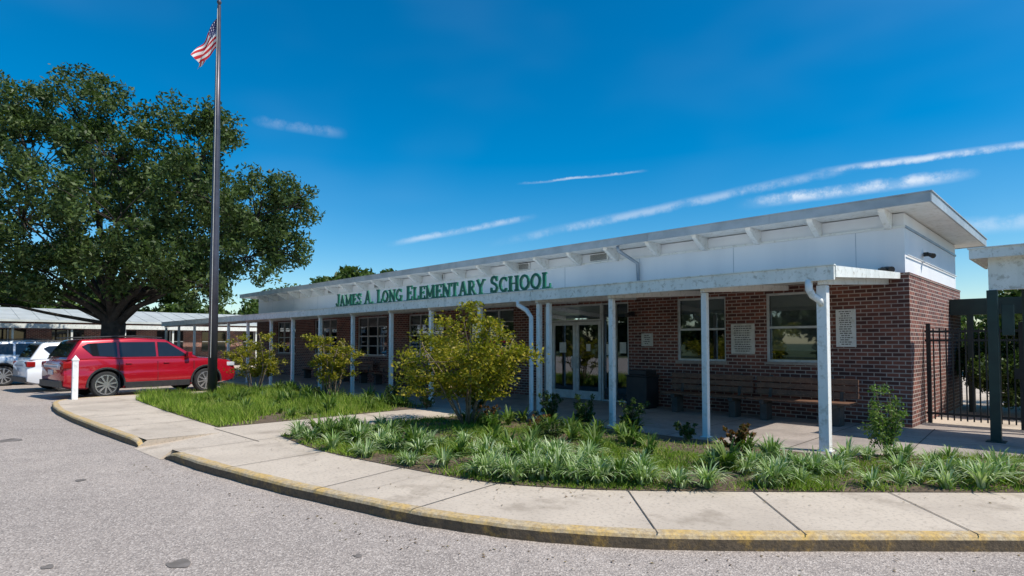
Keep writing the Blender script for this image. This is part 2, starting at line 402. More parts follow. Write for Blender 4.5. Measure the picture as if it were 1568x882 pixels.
for i in range(24):
    x=-2.95-1.29*i
    mb.prism([(x-.055,YW+.046,4.188),(x-.055,YW-.56,4.188),(x-.055,YW-.54,4.12),(x-.055,YW-.10,3.88),(x-.055,YW+.046,3.88)],(.11,0,0))
mb.build('roof_brackets',[M_white],B)
mb=MB()
for (x0,x1) in [(-10.35,-9.7),(-13.2,-12.7),(-17.5,-17.0),(-21.7,-21.2),(-25.7,-25.2)]:
    mb.box(x0,x1,YW+.0,YW+.03,3.95,4.15,0)
    for k in range(6): mb.box(x0+.04,x1-.04,YW-.012,YW-.002,3.968+k*.028,3.982+k*.028,1)
mb.build('wall_vents',[M_white,M_trim],B)
mb=MB(); gl=MB(); bl=MB()
for k,(a,b2,z0,z1) in enumerate(ops):
    if k==2: continue
    y0,y1=YW+.05,YW+.11; t=.05
    mb.box(a,a+t,y0,y1,z0,z1); mb.box(b2-t,b2,y0,y1,z0,z1); mb.box(a+t,b2-t,y0,y1,z1-t,z1); mb.box(a+t,b2-t,y0,y1,z0,z0+t)
    zm=(z0+z1)/2; mb.box(a+t,b2-t,y0+.01,y1-.01,zm-.025,zm+.025)
    if b2-a>1.8:
        for f in (1/3,2/3): x=a+(b2-a)*f; mb.box(x-.03,x+.03,y0-.005,y1,z0+t+.002,z1-t-.002)
        for q in (.25,.75): z=z0+(z1-z0)*q; mb.box(a+t,b2-t,y0+.012,y1-.012,z-.015,z+.015)
    gl.face([(a+t,YW+.085,z0+t),(b2-t,YW+.085,z0+t),(b2-t,YW+.085,z1-t),(a+t,YW+.085,z1-t)])
    mb.box(a-.03,b2+.03,YW-.035,YW+.045,z0-.06,z0-.004,1)
    zb=zm+.02 if k<2 else z1-.4
    if k==0: zb=z0+.25
    zz=z1-.04
    while zz>zb: bl.box(a+t,b2-t,YW+.17,YW+.20,zz-.022,zz-.002); zz-=.027
mb.build('window_frames',[M_alu,M_slab],B); gl.build('window_glass',[M_glass],B); bl.build('window_blinds',[M_blind],B)
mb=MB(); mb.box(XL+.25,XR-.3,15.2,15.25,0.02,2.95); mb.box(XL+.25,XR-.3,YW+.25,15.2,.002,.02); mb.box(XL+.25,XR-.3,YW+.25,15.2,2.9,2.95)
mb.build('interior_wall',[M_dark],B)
mb=MB(); gl=MB(); y0,y1=YW+.02,YW+.10
def frame(a,b,z0,z1,t=.05,yy0=y0,yy1=y1,bt=None):
    bt=bt or t
    mb.box(a,a+t,yy0,yy1,z0,z1); mb.box(b-t,b,yy0,yy1,z0,z1); mb.box(a+t,b-t,yy0,yy1,z1-t,z1); mb.box(a+t,b-t,yy0,yy1,z0,z0+bt)
    gl.face([(a+t,(yy0+yy1)/2,z0+bt),(b-t,(yy0+yy1)/2,z0+bt),(b-t,(yy0+yy1)/2,z1-t),(a+t,(yy0+yy1)/2,z1-t)])
frame(-12.09,-11.80,.02,2.25,.035); frame(-12.09,-9.95,2.262,2.74,.05)
frame(-11.79,-10.885,.02,2.25,.10,YW+.03,YW+.085,.24); frame(-10.875,-9.97,.02,2.25,.10,YW+.03,YW+.085,.24)
frame(-9.94,-9.50,.02,2.74,.04); frame(-9.49,-9.04,.02,2.74,.04)
for s in (-10.97,-10.80): mb.box(s-.012,s+.012,YW-.04,YW-.015,.9,1.25); mb.box(s-.012,s+.012,YW-.015,YW+.03,.92,.95); mb.box(s-.012,s+.012,YW-.015,YW+.03,1.2,1.23)
mb.build('entrance_frame',[M_alu],B); gl.build('entrance_glass',[M_glass],B)
mb=MB()
mb.box(-11.5,-11.25,YW+.040,YW+.045,1.35,1.65); mb.box(-9.80,-9.62,YW+.045,YW+.05,1.3,1.6); mb.box(-9.35,-9.15,YW+.045,YW+.05,1.35,1.65); mb.box(-10.5,-10.35,YW+.040,YW+.045,1.4,1.6)
mb.build('entrance_notices',[M_plaque],B)
mb=MB(); mb.tube([(-8.95,12.86,4.17),(-8.95,12.9,4.05),(-8.72,YW-.04,3.75),(-8.68,YW-.04,3.05)],[.045]*4,10); mb.build('roof_downspout',[M_pipe],B,smooth=True)
mb=MB()
mb.box(-3.12,-2.98,YW-.12,YW-.01,3.02,3.10); mb.tube([(-3.05,YW-.1,3.08),(-3.0,YW-.28,3.02)],[.05,.07],10)
mb.tube([(-3.0,YW-.1,3.08),(-2.86,YW-.26,3.04)],[.05,.065],10)
mb.box(XR-.05,XR+.04,15.1,15.2,3.48,3.56); mb.tube([(XR+.03,15.15,3.52),(XR+.14,15.02,3.46)],[.035,.055],10)
mb.build('security_light',[M_black],B)
mb=MB(); mb.tube([(XR-.035,13.6,3.35),(XR-.035,16,3.36),(XR-.035,19,3.36)],[.012]*3,6); mb.tube([(-8.75,YW+.03,3.1),(-3.2,YW+.03,3.05)],[.01]*2,6)
mb.build('wall_conduit',[M_white],B)
def plaque(name,x0,x1,z0,z1,rows,mat=M_plaque):
    g=group(name); mb=MB(); mb.box(x0,x1,YW-.03,YW-.003,z0,z1); mb.build('board',[mat],g,bevel=.004)
    mb=MB(); h=(z1-z0)/(rows+1.2)
    for r in range(rows):
        zc=z1-h*(r+1); xx=x0+.06+random.random()*.05; xe=x1-.06-random.random()*.06
        while xx<xe:
            w=random.uniform(.02,.07); mb.box(xx,min(xx+w,xe),YW-.033,YW-.0305,zc-h*.22,zc+h*.22); xx+=w+.015
    mb.build('lettering',[M_text],g)
plaque('wall_plaque',-6.18,-5.63,1.38,2.07,12); plaque('wall_notice',-3.93,-3.56,1.55,2.32,16,M_white); plaque('wall_plaque',-8.62,-8.28,1.55,1.88,5)
mb=MB(); mb.box(-8.95,-8.83,YW-.12,YW-.01,2.35,2.47); mb.tube([(-8.89,YW-.1,2.41),(-8.89,YW-.3,2.36)],[.05,.06],10); mb.build('security_camera',[M_bin],B)

# ------------------------------------------------------------------ canopy
C=group('entrance_canopy')
XC0,XC1=-37.0,-2.80
mb=MB()
mb.prism([(XC0,9.52,2.73),(XC0,YW-.02,2.97),(XC0,YW-.02,2.90),(XC0,9.52,2.66)],(XC1-XC0,0,0))
mb.box(XC0,XC1+.02,9.46,9.515,2.56,2.77); 
mb.prism([(XC1+.002,9.52,2.77),(XC1+.002,YW-.02,3.0),(XC1+.002,YW-.02,2.88),(XC1+.002,9.52,2.60)],(.03,0,0))
mb.box(XC0,XC1+.03,9.44,9.53,2.772,2.79)
for i in range(12): mb.box(-5.9-3*i-.015,-5.9-3*i+.015,9.452,9.459,2.55,2.77)
mb.build('canopy_roof',[M_canopy],C)
px=[-3.0,-4.9,-6.86,-8.80,-10.75,-12.7,-14.6,-16.75,-18.9,-21.0,-22.9,-25.2,-27.4,-29.5,-32,-34.5,-36.8]
mb=MB()
for i,x in enumerate(px):
    w=.072 if i==0 else .050
    mb.box(x-w,x+w,9.60,9.60+2*w,0.004,2.50)
    mb.box(x-w-.03,x+w+.03,9.57,9.63+2*w,.004,.02)
    mb.prism([(x-.04,9.56,2.655),(x-.04,YW-.03,2.893),(x-.04,YW-.03,2.78),(x-.04,9.56,2.505)],(.08,0,0))
mb.box(-8.57,-8.47,9.61,9.70,.004,2.5)
mb.build('canopy_posts',[M_white],C,bevel=.008)
mb=MB()
mb.tube([(-3.14,9.50,2.58),(-3.14,9.50,2.44),(-3.10,9.53,2.34),(-3.01,9.585,2.26),(-3.00,9.62,2.2)],[.055,.055,.052,.048,.045],10)
mb.tube([(-9.3,9.50,2.58),(-9.3,9.50,2.48),(-9.08,9.54,2.36),(-8.95,9.55,2.2),(-8.95,9.55,.15),(-8.95,9.42,.06)],[.055,.055,.055,.05,.05,.05],10)
mb.build('canopy_downspouts',[M_white],C,smooth=True)

# ------------------------------------------------------------------ sign letters
def arc(cx,cy,rx,ry,a0,a1,n=14): return [(cx+rx*math.cos(math.radians(a0+(a1-a0)*i/n)),cy+ry*math.sin(math.radians(a0+(a1-a0)*i/n))) for i in range(n+1)]
TK,TN,SF=.21,.12,.10
def sv(x,top=True,bot=True,w=.17):
    r=[]
    if bot: r.append(([(x-w,SF/2),(x+w,SF/2)],SF))
    if top: r.append(([(x-w,1-SF/2),(x+w,1-SF/2)],SF))
    return r
G={
'J':(.62,[([(.42,1),(.42,.28)],TK),([(.42,.3),(.38,.12),(.25,.05),(.13,.10),(.09,.24)],.12)]+sv(.42,True,False)),
'A':(.95,[([(.16,0),(.46,1)],TN),([(.48,1),(.78,0)],TK),([(.26,.33),(.68,.33)],TN)]+sv(.16,False,True,.14)+sv(.78,False,True,.16)),
'M':(1.12,[([(.17,0),(.17,1)],TN),([(.2,1),(.55,.12)],TK),([(.55,.12),(.9,1)],TN),([(.93,0),(.93,1)],TK)]+sv(.15)+sv(.93)),
'E':(.80,[([(.22,0),(.22,1)],TK),([(.1,.955),(.70,.955)],.10),([(.22,.5),(.55,.5)],.10),([(.1,.045),(.72,.045)],.10),([(.68,.74),(.68,1)],.07),([(.70,0),(.70,.27)],.07),([(.56,.38),(.56,.62)],.06)]),
'S':(.74,[([(.58,.72),(.52,.88),(.38,.94),(.22,.9),(.15,.76),(.2,.62),(.38,.53),(.54,.43),(.6,.28),(.54,.12),(.38,.05),(.2,.10),(.13,.27)],.15),([(.60,.68),(.60,.98)],.06),([(.12,.02),(.12,.32)],.06)]),
'L':(.74,[([(.22,0),(.22,1)],TK),([(.08,.045),(.66,.045)],.10),([(.65,0),(.65,.3)],.07)]+sv(.22,True,False)),
'O':(.92,[(arc(.45,.5,.33,.43,0,360,22),.165)]),
'N':(.98,[([(.18,0),(.18,1)],TN),([(.2,1),(.76,0)],TK),([(.78,0),(.78,1)],TN)]+sv(.17)+sv(.79,True,False)),
'G':(.92,[(arc(.46,.5,.33,.43,50,345,18),.16),([(.72,0),(.72,.42)],.16),([(.55,.42),(.86,.42)],SF),([(.70,.70),(.70,.98)],.06)]),
'T':(.80,[([(.40,0),(.40,1)],TK),([(.06,.955),(.74,.955)],.10),([(.08,.72),(.08,1)],.07),([(.72,.72),(.72,1)],.07)]+sv(.40,False,True)),
'R':(.90,[([(.22,0),(.22,1)],TK),([(.1,.955),(.45,.955),(.6,.88),(.63,.74),(.58,.58),(.45,.5),(.22,.5)],.12),([(.45,.48),(.75,.03)],.16)]+sv(.22,False,True)+sv(.76,False,True,.1)),
'Y':(.88,[([(.14,1),(.43,.45)],TK),([(.43,.45),(.72,1)],TN),([(.43,0),(.43,.48)],TK)]+sv(.14,True,False,.13)+sv(.73,True,False,.13)+sv(.43,False,True)),
'C':(.84,[(arc(.46,.5,.33,.43,48,312,18),.16),([(.70,.68),(.70,.98)],.06),([(.70,.05),(.70,.25)],.05)]),
'H':(.98,[([(.2,0),(.2,1)],TK),([(.76,0),(.76,1)],TK),([(.2,.5),(.76,.5)],.10)]+sv(.2)+sv(.76)),
'.':(.34,[([(.14,0),(.14,.17)],.17)]),' ':(.42,[])}
sign=group('school_name_sign')
words="JAMES A. LONG ELEMENTARY SCHOOL"
def scl(i): return 1.0 if i==0 or words[i-1]==' ' else .88
tot=sum(G[c][0]*scl(i) for i,c in enumerate(words)); H=.395; X0,X1=-17.6,-8.33; kx=(X1-X0)/(tot*H)
mb=MB(); cx=X0; cnt=0
for i,c in enumerate(words):
    s=scl(i)*H
    for pts,t in G[c][1]:
        for j in range(len(pts)-1):
            (ax,ay),(bx,by)=pts[j],pts[j+1]; dx,dy=bx-ax,by-ay; l=math.hypot(dx,dy); nx,ny=-dy/l*t/2,dx/l*t/2
            e=0.02 if len(pts)>2 else 0; ex,ey=dx/l*e,dy/l*e; cnt+=1; o=(cnt%9)*.0012
            P=[(ax-ex+nx,ay-ey+ny),(ax-ex-nx,ay-ey-ny),(bx+ex-nx,by+ey-ny),(bx+ex+nx,by+ey+ny)]
            mb.prism([(cx+q[0]*s*kx,9.50-o,2.81+q[1]*s) for q in P],(0,.045,0))
    cx+=G[c][0]*s*kx
mb.build('letters',[M_letter],sign)
mb=MB(); mb.box(X0-.05,X1+.05,9.50,9.53,2.791,2.812); mb.build('letter_rail',[M_letter],sign)

# ------------------------------------------------------------------ benches, bin
def bench(x,w=2.0,y=12.75):
    g=group('bench',(x,y,.004)); mb=MB()
    for k in range(4): mb.box(-w/2,w/2,-.26+k*.125,-.15+k*.125,.43,.465)
    for k in range(3):
        R=Matrix.Translation((0,.27,.52+k*.135))@Matrix.Rotation(math.radians(-12),4,'X'); mb.box(-w/2,w/2,-.018,.018,0,.115,R=R)
    mb.build('slats',[M_wood],g,bevel=.006)
    mb=MB()
    for s in (-w/2+.3,w/2-.3):
        mb.box(s-.05,s+.05,-.24,.24,.36,.428); mb.box(s-.07,s+.07,-.14,.16,0,.358); mb.beam((s,.22,.40),(s,.36,.93),.06,.05)
    mb.build('supports',[M_stone],g,bevel=.008)
for x in (-4.42,-6.5,-14.5,-16.7,-19.5,-22.0,-25.5): bench(x)
g=group('trash_bin',(-8.25,12.9,.004)); mb=MB(); mb.box(-.29,.29,-.29,.29,.03,.78)
mb.box(-.31,.31,-.31,.31,.785,.83); mb.box(-.25,.25,-.25,.25,.83,.95); mb.box(-.26,.26,-.26,.26,0,.03); mb.build('bin_body',[M_bin],g,bevel=.025)

# ------------------------------------------------------------------ flagpole + flag + marker post
F=group('flagpole',(-18.7,6.15,0)); mb=MB()
mb.tube([(0,0,.0),(0,0,.03),(0,0,.031),(0,0,.1)],[.26,.26,.17,.15],20); mb.tube([(0,0,.1),(0,0,4),(0,0,8),(0,0,11.85)],[.13,.12,.09,.05],24)
mb.build('pole',[M_pole],F,smooth=True)
mb=MB(); mb.tube([(0,0,11.85),(0,0,11.88),(0,0,11.9),(0,0,11.95),(0,0,12.0),(0,0,12.03)],[.02,.02,.05,.07,.05,.01],12); mb.build('finial',[M_pole],F,smooth=True)
mb=MB(); mb.tube([(.12,-.1,1.2),(.08,-.07,11.7)],[.008,.008],5); mb.build('halyard',[M_plaque],F)
m,n,b=newmat('flag_cloth'); uv=n.new('ShaderNodeUVMap'); sx=n.new('ShaderNodeSeparateXYZ'); n.link(uv.outputs[0],sx.inputs[0])
st=n.math('GREATER_THAN',n.math('MODULO',n.math('MULTIPLY',sx.outputs[1],13),2),1)
col=n.mix(st,(.55,.02,.03),(.75,.75,.75))
can=n.math('MULTIPLY',n.math('LESS_THAN',sx.outputs[0],.4),n.math('GREATER_THAN',sx.outputs[1],6/13))
fx=n.math('SUBTRACT',n.math('FRACT',n.math('MULTIPLY',sx.outputs[0],15)),.5); fy=n.math('SUBTRACT',n.math('FRACT',n.math('MULTIPLY',sx.outputs[1],13)),.5)
star=n.math('LESS_THAN',n.math('ADD',n.math('MULTIPLY',fx,fx),n.math('MULTIPLY',fy,fy)),.05)
col=n.mix(can,col,n.mix(star,(.015,.02,.12),(.6,.6,.65))); n.link(col,b.inputs['Base Color']); b.inputs['Roughness'].default_value=.8
nu,nv=28,14; V=[];Fc=[];UV=[]
for i in range(nu+1):
    for j in range(nv+1):
        u=i/nu; v=j/nv
        lat=-.05-u*.60-.06*math.sin(v*5+u*3)*(.3+u); zz=11.5-(1-v)*(.95-.55*u)-u*1.22+.05*math.sin(u*9)
        dep=.15*math.sin(u*8+v*3)*u+.08*math.sin(v*9+u*4)*(.3+u)
        V.append((.707*lat-.707*dep,.707*lat+.707*dep,zz)); UV.append((u,v))
for i in range(nu):
    for j in range(nv): a=i*(nv+1)+j; Fc.append((a,a+nv+1,a+nv+2,a+1))
me=bpy.data.meshes.new('flag_cloth'); me.from_pydata(V,[],Fc); me.materials.append(m); l=me.uv_layers.new(name='UVMap')
for lp in me.loops: l.data[lp.index].uv=UV[lp.vertex_index]
me.polygons.foreach_set('use_smooth',[True]*len(me.polygons))
o=bpy.data.objects.new('flag',me); COL.objects.link(o); o.parent=F
g=group('marker_post',(-21.1,3.2,0)); mb=MB(); mb.box(-.07,.07,-.07,.07,0,1.12); mb.box(-.085,.085,-.085,.085,1.121,1.16)
mb.v+=[(-.075,-.075,1.161),(.075,-.075,1.161),(.075,.075,1.161),(-.075,.075,1.161),(0,0,1.28)]; i=len(mb.v)-5
for q in ((0,1,4),(1,2,4),(2,3,4),(3,0,4)): mb.f.append([i+k for k in q]); mb.m.append(0)
mb.build('post_body',[M_white],g)

# ------------------------------------------------------------------ cars
def car(name,loc,heading,paint,sc=1.0):
    g=group(name,(loc[0],loc[1],-.128),math.radians(heading-90)); g.scale=(sc,sc,sc)
    st=[(-2.5,.50,.98,.82),(-2.45,.36,1.08,.92),(-2.2,.28,1.15,.975),(-1.6,.25,1.17,.995),(-.6,.24,1.165,.995),(.4,.24,1.155,.995),(1.0,.25,1.15,.99),(1.4,.25,1.14,.98),(1.9,.27,1.11,.965),(2.25,.30,1.06,.93),(2.45,.36,.97,.87),(2.56,.44,.80,.78)]
    pf=[(0,0),(.80,0),(.95,.05),(.985,.2),(1.0,.42),(.99,.54),(.97,.60),(.975,.72),(.965,.86),(.93,.96),(.82,1.0),(.4,1.015),(0,1.02)]
    V=[];Fc=[];full=pf+[(-x,z) for x,z in pf[-2:0:-1]]; n=len(full)
    for (y,zb,zt,hw) in st:
        for (fx,fz) in full: V.append((fx*hw,y,zb+(zt-zb)*fz))
    for i in range(len(st)-1):
        for j in range(n): Fc.append((i*n+j,i*n+(j+1)%n,(i+1)*n+(j+1)%n,(i+1)*n+j))
    Fc.append(tuple(range(n))[::-1]); e=(len(st)-1)*n; Fc.append(tuple(e+j for j in range(n)))
    mb=MB(); mb.v=V; mb.f=[list(f) for f in Fc]; mb.m=[0]*len(Fc)
    body=mb.build('body',[paint,M_trim],g,smooth=True)
    WY=(-1.42,1.48); cut=MB()
    for wy in WY:
        for s in (-1,1): cut.tube([(s*.62,wy,.39),(s*1.2,wy,.39)],[.46,.46],28)
    co=cut.build('cutter',[M_trim],None); co.parent=g
    bo=body.modifiers.new('b','BOOLEAN'); bo.object=co; bo.solver='EXACT'
    dg=bpy.context.evaluated_depsgraph_get(); dg.update()
    nm=bpy.data.meshes.new_from_object(body.evaluated_get(dg)); body.modifiers.clear(); body.data=nm
    bpy.data.objects.remove(co)
    try: body.data.set_sharp_from_angle(angle=math.radians(35))
    except Exception: pass
    zb,zt=1.15,1.77; hb,ht=.925,.74; Z0=zb-.04
    ys=[(-2.40,-2.02,1.71),(-.6,-.6,1.78),(1.30,.28,1.73)]
    mb=MB(); V=[]
    for yb,yt,z in ys:
        V+=[(-hb,yb,Z0),(hb,yb,Z0),(ht,yt,z),(-ht,yt,z)]
    mb.v=V; mb.f=[[0,3,2,1],[8,9,10,11]]
    for k in (0,4):
        mb.f+=[[k+1,k+2,k+6,k+5],[k+2,k+3,k+7,k+6],[k+3,k,k+4,k+7],[k,k+1,k+5,k+4]]
    mb.m=[0]*len(mb.f); mb.build('cabin',[paint],g,bevel=.07,smooth=True,seg=4)
    def hw(z): return hb-(hb-ht)*(z-Z0)/(1.77-Z0)+.014
    mb=MB()
    for s in (-1,1):
        for poly in ([(.92,1.20),(.02,1.20),(.02,1.65),(.30,1.64)],[(-.05,1.20),(-1.05,1.20),(-1.05,1.64),(-.05,1.65)],[(-1.12,1.20),(-1.75,1.24),(-2.0,1.52),(-1.85,1.60),(-1.12,1.64)]):
            mb.prism([(s*hw(z),y,z) for y,z in poly],(-s*.02,0,0))
    def q(yb,yt,zt_,t,x): 
        z=Z0+(zt_-Z0)*t; return (x*(hb-(hb-ht)*t),yb+(yt-yb)*t,z)
    off=Vector((0,.018,.02)); mb.prism([Vector(q(1.30,.28,1.73,.1,-.88))+off,Vector(q(1.30,.28,1.73,.1,.88))+off,Vector(q(1.30,.28,1.73,.9,.86))+off,Vector(q(1.30,.28,1.73,.9,-.86))+off],(0,-.01,-.01))
    off=Vector((0,-.022,.012)); mb.prism([Vector(q(-2.40,-2.02,1.71,.16,-.90))+off,Vector(q(-2.40,-2.02,1.71,.16,.90))+off,Vector(q(-2.40,-2.02,1.71,.86,.88))+off,Vector(q(-2.40,-2.02,1.71,.86,-.88))+off],(0,.01,0))
    mb.build('windows',[M_carglass],g)
    mb=MB()
    for s in (-1,1):
        mb.box(min(s*.955,s*.996),max(s*.955,s*.996),-.92,.95,.26,.44)
        mb.tube([(s*.67,.20,1.78),(s*.68,-.6,1.83),(s*.67,-1.95,1.77)],[.02]*3,8)
        for y in (1.08,-.02,-1.09): mb.box(min(s*.970,s*.9975),max(s*.970,s*.9975),y-.006,y+.006,.46,.72); mb.box(min(s*.955,s*.976),max(s*.955,s*.976),y-.006,y+.006,.72,1.05)
        for wy in WY:
            for k in range(16):
                a0=math.radians(-8+196*k/16); a1=math.radians(-8+196*(k+1)/16)
                P=[(s*.95,wy+r*math.cos(a),.39+r*math.sin(a)) for r,a in ((.457,a0),(.51,a0),(.51,a1),(.457,a1))]
                mb.prism(P,(s*.052,0,0))
    mb.box(-.84,.84,-2.55,-2.40,.36,.54); mb.box(-.62,.62,2.46,2.58,.60,.82); mb.box(-.75,.75,2.44,2.57,.34,.48)
    mb.box(-.70,.70,-2.20,-1.98,1.75,1.78)
    mb.build('trim',[M_trim],g,bevel=.004)
    mb=MB(); 
    for s in (-1,1): mb.box(min(s*.62,s*.955),max(s*.62,s*.955),-2.485,-2.24,.88,1.07)
    mb.build('tail_lamps',[M_tail],g,bevel=.03)
    mb=MB()
    for s in (-1,1): mb.box(min(s*.60,s*.91),max(s*.60,s*.91),2.20,2.47,.84,.97)
    mb.box(-.2,.2,-2.525,-2.49,.70,.84); mb.box(-.60,.60,-2.512,-2.49,.90,.97)
    mb.build('lamps_and_plate',[M_lamp],g,bevel=.02)
    mb=MB()
    for s in (-1,1):
        R=Matrix.Translation((s*1.03,.88,1.24)); mb.box(-.10,.10,-.06,.07,-.07,.09,R=R)
        for y in (.15,-.92): mb.box(min(s*.955,s*1.005),max(s*.955,s*1.005),y,y+.17,.99,1.02)
    mb.build('mirrors_and_handles',[paint],g,bevel=.02)
    ty=MB(); rm=MB(); dk=MB(); zc=.385
    for wy in WY:
        for s in (-1,1):
            x=s*.745
            ty.tube([(x,wy,zc),(x,wy,zc),(x+s*.03,wy,zc),(x+s*.21,wy,zc),(x+s*.24,wy,zc),(x+s*.235,wy,zc)],[.2,.35,.385,.385,.36,.28],32)
            dk.tube([(x+s*.15,wy,zc),(x+s*.2365,wy,zc)],[.285,.285],24)
            for k in range(10):
                a=2*math.pi*k/10+.2; p=Vector((x+s*.242,wy,zc)); e=Vector((0,math.cos(a),math.sin(a)))
                rm.beam(p+e*.04,p+e*.275,.035,.045)
            rm.tube([(x+s*.21,wy,zc),(x+s*.262,wy,zc)],[.075,.06],16)
            for k in range(24):
                a0=2*math.pi*k/24;a1=2*math.pi*(k+1)/24
                rm.prism([(x+s*.215,wy+r*math.cos(a),zc+r*math.sin(a)) for r,a in ((.265,a0),(.295,a0),(.295,a1),(.265,a1))],(s*.035,0,0))
    ty.build('tyres',[M_rubber],g); dk.build('dark_rim_backing',[M_trim],g); rm.build('rims',[M_rim],g)  # black backing discs paint in the dark gaps behind the spokes
    return g
P_red=pm('car_paint_red',(.46,.008,.022),(.44,.007,.02),1,.22,metal=.3,coat=1)
P_white=pm('car_paint_white',(.82,.83,.85),(.79,.80,.82),1,.3,coat=1)
P_silver=pm('car_paint_silver',(.48,.52,.56),(.46,.50,.54),1,.3,metal=.4,coat=1)
car('parked_suv',(-23.95,5.65),98,P_red,1.09)
car('parked_suv',(-27.9,5.1),96,P_white,1.03)
car('parked_suv',(-33.0,3.9),92,P_silver,1.06)

# ------------------------------------------------------------------ trees
def limb(mb,a,b,r0,r1,sag=.0,n=6,seg=5):
    a=Vector(a); b=Vector(b); pts=[];rad=[]
    w=Vector((random.uniform(-1,1),random.uniform(-1,1),random.uniform(-.3,1)))*(b-a).length*.10
    for i in range(seg+1):
        t=i/seg; pts.append(a.lerp(b,t)+w*math.sin(math.pi*t)+Vector((0,0,sag*math.sin(math.pi*t)))); rad.append(r0+(r1-r0)*t)
    mb.tube(pts,rad,n)
T=group('oak_tree',(-33.3,6.4,0)); mb=MB(); s=.7071
def cam2(dl,dd): return (s*(dl-dd),s*(dl+dd))
mb.tube([(0,0,-.2),(0,0,.2),(.02,0,.7),(.05,.05,1.6),(.0,.1,2.5),(0,.1,3.2)],[.85,.68,.54,.48,.50,.36],16)
lobes=[(-1.6,0,12.6,2.5),(-4.4,.5,10.4,3.2),(.6,-1,10.5,3.0),(3.1,.5,11.2,2.3),(4.5,-1,9.0,2.8),(6.6,.5,7.9,2.3),(2.0,-2.8,7.4,2.9),(-1.7,-3.2,7.4,3.0),(-5.0,-1.5,5.8,2.6),(6.3,0,5.8,1.8),(-4.9,0,12.9,2.1),(1,4,9,3.0),(-3,3.5,9,2.8),(4.2,3.5,8.3,2.4),(-8,0,8.4,3.1),(4.0,-2.2,5.3,1.8),(-8,1,11.9,2.4),(7.9,.3,6.3,1.3),(-2.6,-3.2,5.0,1.9),(-7.3,-1,4.3,2.1),(1.4,-2.8,5.2,1.6),(2.6,1.5,6.0,2.0),(-2.5,2.5,6.0,2.0),(-10,1,6,2.6),(4.9,-.3,11.9,1.0),(8.5,0,8.4,1.2),(-.6,-2.9,4.6,1.3),(5.2,-1.5,4.4,1.1),(-9.5,-1,4.0,1.9)]
pts=[]
for li,(dl,dd,z,r) in enumerate(lobes):
    x,y=cam2(dl,dd); f=(random.uniform(-.2,.2),random.uniform(-.1,.2),random.uniform(2.2,3.1))
    midp=(x*.45,y*.45,2.9+(z-2.9)*.45); q=.18 if li%3==0 else .09
    limb(mb,f,midp,q,q*.6,n=8); limb(mb,midp,(x,y,z-.2*r),q*.6,.04)
    nc=int(14*r)
    for k in range(nc):
        d=unit(1)[0]; rr=r*(.35+.68*random.random()**.5); c=(x+d[0]*rr,y+d[1]*rr,z+d[2]*rr*.85)
        if random.random()<.35: limb(mb,(x,y,z-.2*r),c,.035,.012,n=4,seg=3)
        cr=random.uniform(.38,.82); pts.append(ball(c,cr,int(240*cr*cr)+45,.5,(1,1,.8)))
mb.build('trunk_and_limbs',[M_bark],T,smooth=True)
leaf_mesh('crown',np.vstack(pts),.13,.30,.42,L_oak,T)
def tree_mass(name,L,mat,sz=(.35,.7),dens=70,parent=None):
    P=[]
    for (x,y,z,r) in L:
        for k in range(12):
            d=unit(1)[0]; c=(x+d[0]*r*.7,y+d[1]*r*.7,z+d[2]*r*.6); P.append(ball(c,r*random.uniform(.3,.55),int(dens*r),.5,(1,1,.75)))
    return leaf_mesh(name,np.vstack(P),sz[0],sz[1],.45,mat,parent)
L=[]
for k in range(16):
    a=k/15; x=-62-6*random.random()-8*a; y=-12+50*a; h=random.uniform(6.5,9)
    L.append((x,y,h*.62,h*.40)); L.append((x+2,y+2,h*.3,h*.35))
L+= [(-47,27.5,6.7,2.4),(-45,28.5,6.2,2.2),(-50,27,6.1,2.2),(-52,29,6.2,2.2)]
tree_mass('tree_line',L,L_far,(.35,.75),80)
L=[]
for k in range(20):
    x=-70+6.6*k; y=-44+random.uniform(-3,3); h=random.uniform(5,9); L.append((x,y,h*.6,h*.5)); L.append((x+3,y+1,h*.25,h*.35))
tree_mass('tree_line',L,L_back,(.9,1.5),25)
tree_mass('hedge',[(-1.3,17.0,.9,.9),(-.3,17.3,1.2,1.0),(.8,17.4,1.2,1.0),(2,17.6,1.2,1.1),(-2.0,18.4,1.1,.7),(3.4,17.5,1.2,1.1),(-.2,21,1.6,1.5),(1.5,20.5,1.9,1.4),(3.5,20,2.0,1.5)],L_dark,(.06,.13),600)
tree_mass('shrub',[(-1.85,19.6,1.45,.85),(-.9,19.4,1.5,.8)],L_lgt,(.08,.15),500)
tree_mass('tree_line',[(-2,40,3.2,2.4),(2,42,3.6,3),(6,40,4,3),(10,38,4,3),(-5,42,2.6,2)],L_far,(.3,.6),70)

def myrtle(x,y,h,r,n,zlow,seed,cs=.2):
    random.seed(seed); g=group('crepe_myrtle',(x,y,0)); mb=MB(); P=[]
    for k in range(10):
        a=2*math.pi*k/10+random.random()*.5; rr=r*random.uniform(.3,.85); top=(rr*math.cos(a),rr*math.sin(a),h*random.uniform(.6,.92))
        b0=(.09*math.cos(a),.09*math.sin(a),0); limb(mb,b0,top,.022,.008,n=6)
        for q in range(7):
            t=random.uniform(.38,1); s0=Vector(b0).lerp(Vector(top),t); e=s0+Vector((random.uniform(-1,1),random.uniform(-1,1),random.uniform(-.15,.45)))*r*.45
            limb(mb,s0,e,.008,.003,n=4,seg=3)
            for w in range(3): P.append(ball(tuple(s0.lerp(e,random.uniform(.3,1.1))),r*random.uniform(.12,.25),n//200,.7,(1,1,.65)))
    mb.build('stems',[M_bark2],g,smooth=True); P=np.vstack(P); P=P[(P[:,2]>zlow)&(P[:,2]<h*1.02)]; leaf_mesh('foliage',P,.045,.095,.5,L_myrtle,g,.7)
